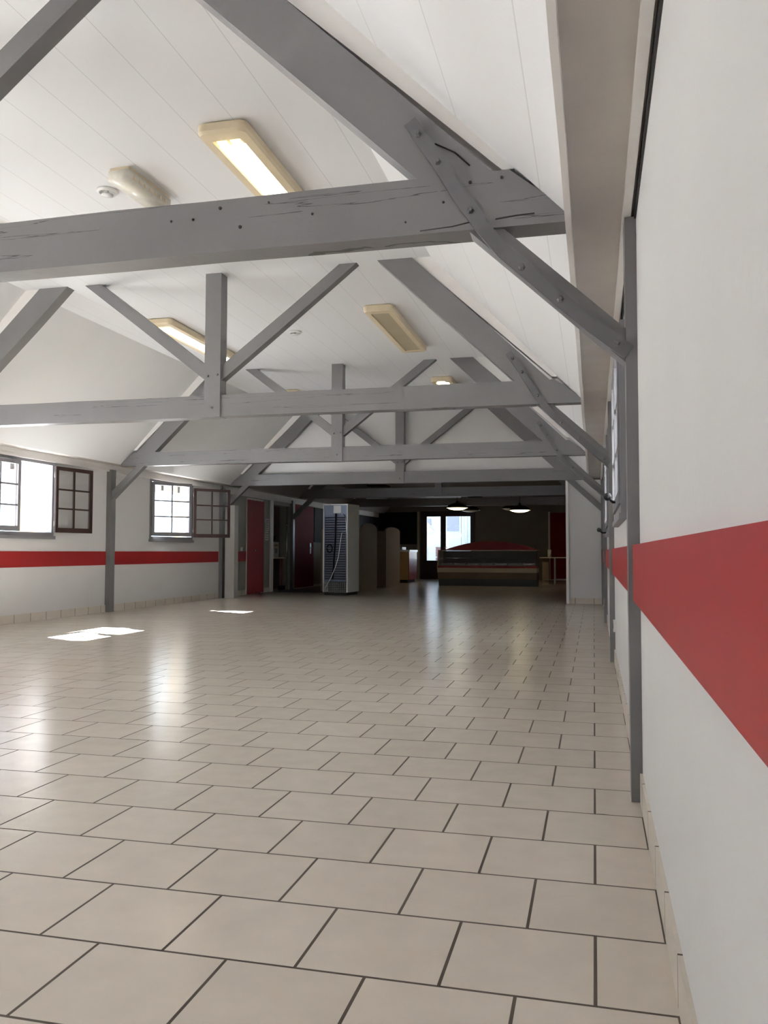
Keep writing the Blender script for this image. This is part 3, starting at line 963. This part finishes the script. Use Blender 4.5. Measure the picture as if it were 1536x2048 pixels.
for k in range(12):
    x = X0 + .03 + k * (w - .06) / 11
    box(bm, x - .004, x + .004, Y0, Y0 + .008, .06, .27)
for k in range(6):
    z = .07 + k * .036
    box(bm, X0 + .02, X1 - .02, Y0 + .001, Y0 + .009, z - .004, z + .004)
mk('grille', bm, mat('grey_grille', (.30, .30, .29), .5), t)
bm = NB(); lathe(bm, [(0, .04), (.07, .05), (.095, .1), (.095, .16), (.06, .21), (0, .225)], (.06, Y0 + .14, .05), 24); mk('compressor', bm, M_BLACKG, t)
bm = NB(); box(bm, X0 + .03, X1 - .03, Y0 + .02, Y1 - .02, 0, .06); mk('base', bm, M_DARK, t)

# ------------------------------------------------------------------ booth partitions
def booth(name_label, y0, y1, zs, zp, end_panel):
    t = thing('booth_partition', name_label, 'partition', (-5.10, (y0 + y1) / 2, 0), group='round-topped booth partitions')
    hw = (y1 - y0) / 2
    bm = NB()
    pts = [(-hw, .0), (hw, .0), (hw, zs)]
    for k in range(1, 12):
        a = math.pi * k / 12
        pts.append((hw * math.cos(a), zs + (zp - zs) * math.sin(a)))
    pts.append((-hw, zs))
    prism(bm, pts, -.02, .02, axis='X')
    bev(bm, .004, 1, 60)
    mk('side_panel', bm, M_BEIGE, t)
    bm = NB(); box(bm, -.95, -.02, -hw, -hw + .04, .015, zs - .012); mk('back_panel', bm, M_BEIGE, t)
    bm = NB(); box(bm, -.85, -.03, -hw + .06, -hw + .46, .38, .44); mk('seat', bm, M_WOOD, t)
    bm = NB(); box(bm, -.8, -.06, -hw + .06, -hw + .40, 0, .38); mk('seat_base', bm, M_PLINTH, t)
    return t
booth('beige round-topped booth partition right beside the fridge', 18.33, 19.70, 1.44, 1.567, True)
booth('beige round-topped booth partition further from the fridge, next to the service counter', 20.62, 22.18, 1.44, 1.54, True)

# ------------------------------------------------------------------ service counter
t = thing('service_counter', 'ochre and red counter with a pale worktop left of the glazed door', 'counter', (-5.6, 24.45, 0))
bm = NB(); box(bm, -.9, .38, -.55, .55, .09, .90); mk('front_panel', bm, M_WOOD, t)
bm = NB(); box(bm, .38, .40, -.55, .55, .09, .90); mk('end_panel', bm, M_RED, t)
bm = NB(); box(bm, -.92, .42, -.58, .58, .90, .96); bev(bm, .006); mk('worktop', bm, M_PLAST, t)
bm = NB(); box(bm, -.85, .34, -.50, .50, 0, .09); mk('plinth', bm, M_DARK, t)
t = thing('steel_tray', 'flat steel tray on the service counter', 'tray', (-5.78, 24.25, .96))
bm = NB(); box(bm, -.45, .35, -.25, .25, 0, .075); bev(bm, .01); mk('tray_body', bm, M_STEEL, t)

# ------------------------------------------------------------------ display counter
t = thing('display_counter', 'long glazed salad display counter with red arched back', 'display counter', (-2.76, 22.75, 0))
w2 = 1.31
bm = NB(); box(bm, -w2 + .02, w2 - .0, -.40, .45, 0, .185); bev(bm, .004); mk('plinth', bm, M_PLINTH, t)
bm = NB(); prism(bm, [(-.40, .185), (.45, .185), (.45, .36), (-.44, .36)], -w2, w2, axis='X'); mk('lower_panel', bm, M_BEIGE, t)
bm = NB(); prism(bm, [(-.44, .36), (.45, .36), (.45, .48), (-.46, .48)], -w2 - .01, w2, axis='X'); mk('front_band', bm, M_BEIGE2, t)
bm = NB(); box(bm, -w2, w2, -.445, -.40, .48, .535); mk('red_bumper', bm, M_RED, t)
bm = NB(); box(bm, -w2 + .04, w2 - .04, -.40, .44, .48, .56); box(bm, -w2 + .04, w2 - .04, .2, .24, .56, .93)
mk('well', bm, mat('dark_well', (.20, .20, .165), .4), t)
for k in range(7):
    x = -1.1 + k * .365
    bm = NB(); box(bm, x - .15, x + .15, -.30, .12, .56, .60); bev(bm, .008)
    mk('food_pan', bm, mat('dull_steel', (.25, .25, .24), .35, metal=1.0) if k == 0 else bpy.data.materials['dull_steel'], t)
bm = NB(); box(bm, -w2 + .05, w2 - .05, -.2, .18, .73, .74); mk('glass_shelf', bm, M_GLASS, t)
bm = NB()
a = (-.435, .535); b = (-.30, .935)
v = [bm.verts.new(p) for p in ((-w2 + .03, a[0], a[1]), (w2 - .03, a[0], a[1]), (w2 - .03, b[0], b[1]), (-w2 + .03, b[0], b[1]))]
bm.faces.new(v)
v = [bm.verts.new((q.co.x, q.co.y + .008, q.co.z)) for q in v]
bm.faces.new(v[::-1])
mk('front_glass', bm, M_GLASS, t)
for s in (-1, 1):
    bm = NB(); prism(bm, [(-.44, .48), (.44, .48), (.44, .95), (-.30, .95)], s * w2 - .02, s * w2 + .02, axis='X'); bev(bm, .004, 1)
    mk('end_cheek', bm, M_BEIGE2 if s < 0 else mat('brown_cheek', (.14, .09, .08), .4), t)
bm = NB(); box(bm, -w2 - .01, w2 + .01, -.34, .45, .935, .955); bev(bm, .004); mk('top_rim', bm, M_BEIGE2, t)
bm = NB()
pts = [(-1.17, .957), (1.36, .945)]
for k in range(1, 24):
    u = 1 - k / 24
    x = -1.17 + 2.53 * u
    pts.append((x, .95 + .245 * math.sin(math.pi * u) ** .9))
prism(bm, pts, -.28, -.22)
mk('arched_back', bm, M_RED, t)

# ------------------------------------------------------------------ table on the far right, with a roll on it
t = thing('table', 'white topped table with metal frame beside the display counter', 'table', (-.85, 24.3, 0))
bm = NB(); box(bm, -.68, .75, -.35, .35, .735, .76); bev(bm, .004); mk('table_top', bm, M_BEIGE2, t)
for x in (-.22, .62):
    for y in (-.28, .28):
        bm = NB(); box(bm, x - .015, x + .015, y - .015, y + .015, 0, .735); mk('leg', bm, M_GALV, t)
bm = NB(); box(bm, -.5, .62, -.29, -.27, .12, .14); box(bm, -.22, .62, .27, .29, .12, .14); mk('rail', bm, M_GALV, t)
bm = NB(); box(bm, -.56, -.38, -.25, .25, 0.0, .735); mk('end_support', bm, M_BEIGE, t)
t = thing('paper_roll', 'white upright roll on the table beside the red door', 'paper roll', (-1.215, 24.2, .76))
bm = NB(); lathe(bm, [(.018, 0), (.05, 0), (.05, .21), (.018, .21), (.018, 0)], seg=24); mk('roll', bm, M_PAPER, t)

# ------------------------------------------------------------------ pendant lamps
def pendant(x, y, z, rad, label, lit):
    t = thing('pendant_lamp', label, 'pendant lamp', (x, y, z), group='black pendant lamps')
    bm = NB()
    prof = [(rad, 0.0), (rad * .97, .02), (rad * .80, .075), (rad * .5, .12), (rad * .2, .145), (.03, .155), (.03, .2), (0, .2)]
    lathe(bm, prof, seg=40)
    mk('lamp_shade', bm, M_BLACKG, t)
    bm = NB(); lathe(bm, [(rad * .985, .004), (rad * .94, .022), (rad * .77, .068), (rad * .48, .11), (0, .13)], seg=40)
    mk('shade_lining', bm, M_PENDIN, t)
    bm = NB(); lathe(bm, [(0, -.055), (rad * .35, -.050), (rad * .68, -.030), (rad * .88, .002), (rad * .90, .02), (0, .08)], seg=32)
    mk('bulb_diffuser', bm, M_BULB if lit else M_PENDIN, t)
    bm = NB(); tube(bm, [(0, 0, .19), (0, 0, ZF - z)], .006, 6); mk('cord', bm, M_BLACK, t)
    return t
pendant(-3.62, 22.8, 2.10, .30, 'lit black pendant lamp above the left part of the display counter', True)
pendant(-1.92, 22.8, 2.02, .29, 'lit black pendant lamp above the right part of the display counter', True)
pendant(-3.66, 25.6, 2.17, .31, 'dark pendant lamp half hidden behind the left lit pendant', False)
pendant(-2.40, 25.6, 2.21, .31, 'dark pendant lamp half hidden behind the right lit pendant', False)

# dark spot housings on the low ceiling
for (x, y, lb) in ((-5.4, 21.1, 'dark square vent on the low ceiling near the fridge'), (-3.62, 26.1, 'dark square vent on the low ceiling between the pendants')):
    t = thing('ceiling_grille', lb, 'vent', (x, y, ZF), group='dark square ceiling vents')
    bm = NB(); box(bm, -.25, .25, -.25, .25, -.04, 0); bev(bm, .006); mk('frame', bm, M_BLACK, t)

# ------------------------------------------------------------------ outside
bm = NB(); box(bm, -70, 60, -60, 90, -.35, -.13)
struct('ground_outside', bm, M_GROUND)
bm = NB(); box(bm, -30, 12, YF + TH + .3, 42.5, -.13, -.115)
struct('ground_dark_patch', bm, mat('toned_down_ground', (.10, .10, .105), .9, noise=.1, nscale=40))  # dark ground added to cut the light outside the entrance
# eaves over the left windows with rafter tails
bm = NB(); box(bm, XL - TH - .28, XL - TH, YB, 13.35, 2.17, 2.3)
box(bm, XL - TH - 1.3, XL - TH, 13.35, 16.0, 2.24, 2.34)  # deeper stretch added to shade the far window and narrow its sun patch
struct('roof_eave_and_shade', bm, M_BEIGE2)
for k, y in enumerate((8.75, 9.42, 10.1, 12.7, 13.35, 13.95, 14.5, 15.0)):
    bm = NB(); d0 = .34 if y < 12.8 else .5
    prism(bm, [(XL - TH - d0, 2.0), (XL - TH - d0, 2.17), (XL - TH, 2.24), (XL - TH, 1.97)], y - .04, y + .04)
    struct('roof_rafter_tail', bm, mat('weathered_timber', (.14, .135, .125), .8) if k == 0 else bpy.data.materials['weathered_timber'])
# neighbouring roof seen in the first left window
t = thing('outbuilding', 'slate roofed outbuilding seen through the left window', 'building', (-9.7, 11.2, -.13))
bm = NB(); prism(bm, [(1.5, 2.0), (1.74, 2.24), (1.74, 2.36), (-1.6, 2.36), (-1.6, 1.9)], -.9, 1.0); mk('roof', bm, M_ROOFT, t)
bm = NB(); box(bm, -1.5, -1.3, -.8, .9, 0, 1.6); mk('wall', bm, M_YELLOW, t)
t = thing('garden_wing', 'cream rendered wing seen at the right edge of the open left window', 'building', (-10.9, 15.6, -.13))
bm = NB(); box(bm, -.6, .45, -.6, .6, 0, 4.0); mk('wall', bm, M_YELLOW, t)
bm = NB(); box(bm, -.75, .6, -.75, .75, 4.0, 4.15); mk('roof', bm, M_ROOFT, t)
t = thing('annex', 'cream rendered annex seen through the ajar far window', 'building', (-11.35, 22.6, -.13))
bm = NB(); box(bm, -.35, .45, -.6, .6, 0, 4.0); mk('wall', bm, M_YELLOW, t)
bm = NB(); box(bm, -.5, .6, -.75, .75, 4.0, 4.15); mk('roof', bm, M_ROOFT, t)
# added slab over the entrance and wall on the right, only to block light
bm = NB(); box(bm, -9.5, 1.5, YF + TH, YF + 5.0, 2.75, 2.95)
struct('roof_shade_slab', bm, M_ROOFT)
bm = NB(); box(bm, 1.6, 1.9, -3.0, 20.0, -.2, 4.2)
struct('wall_light_block', bm, mat('light_block_render', (.22, .215, .205), .9))
# street side seen through the glazed door
t = thing('townhouse', 'pale rendered building across the street behind the glazed door', 'building', (-6.5, 43, -.13))
bm = NB(); box(bm, -5, 1.15, 0, .6, 0, 8); mk('facade', bm, M_FACADE, t)
for (x, z0, z1, ww) in ((-2.05, 2.0, 2.75, .36), (-.55, 2.1, 2.85, .3)):
    bm = NB(); box(bm, x - ww, x + ww, -.05, .0, z0, z1); mk('window', bm, M_BLUEW, t)
bm = NB(); tube(bm, [(.15, -.08, 0), (.15, -.08, 8)], .04, 8); mk('drainpipe', bm, M_GALV, t)
t = thing('street_house', 'white gabled house seen in the left pane of the glazed door', 'building', (-7.35, 37, -.13))
bm = NB(); prism(bm, [(-.9, 0), (1.0, 0), (1.0, 1.55), (.3, 2.2), (-.9, 2.2)], 0, .6); mk('wall', bm, M_FACADE, t)
bm = NB(); prism(bm, [(-1.0, 2.5), (-.15, 2.5), (.45, 1.95), (.3, 1.9), (-1.0, 2.0)], -.1, .7); mk('roof', bm, M_REDTILE, t)
for x in (.0, .68):
    for z in (.35, .82):
        bm = NB(); box(bm, x - .16, x + .14, -.04, .01, z, z + .42); mk('window', bm, M_MAROON, t)
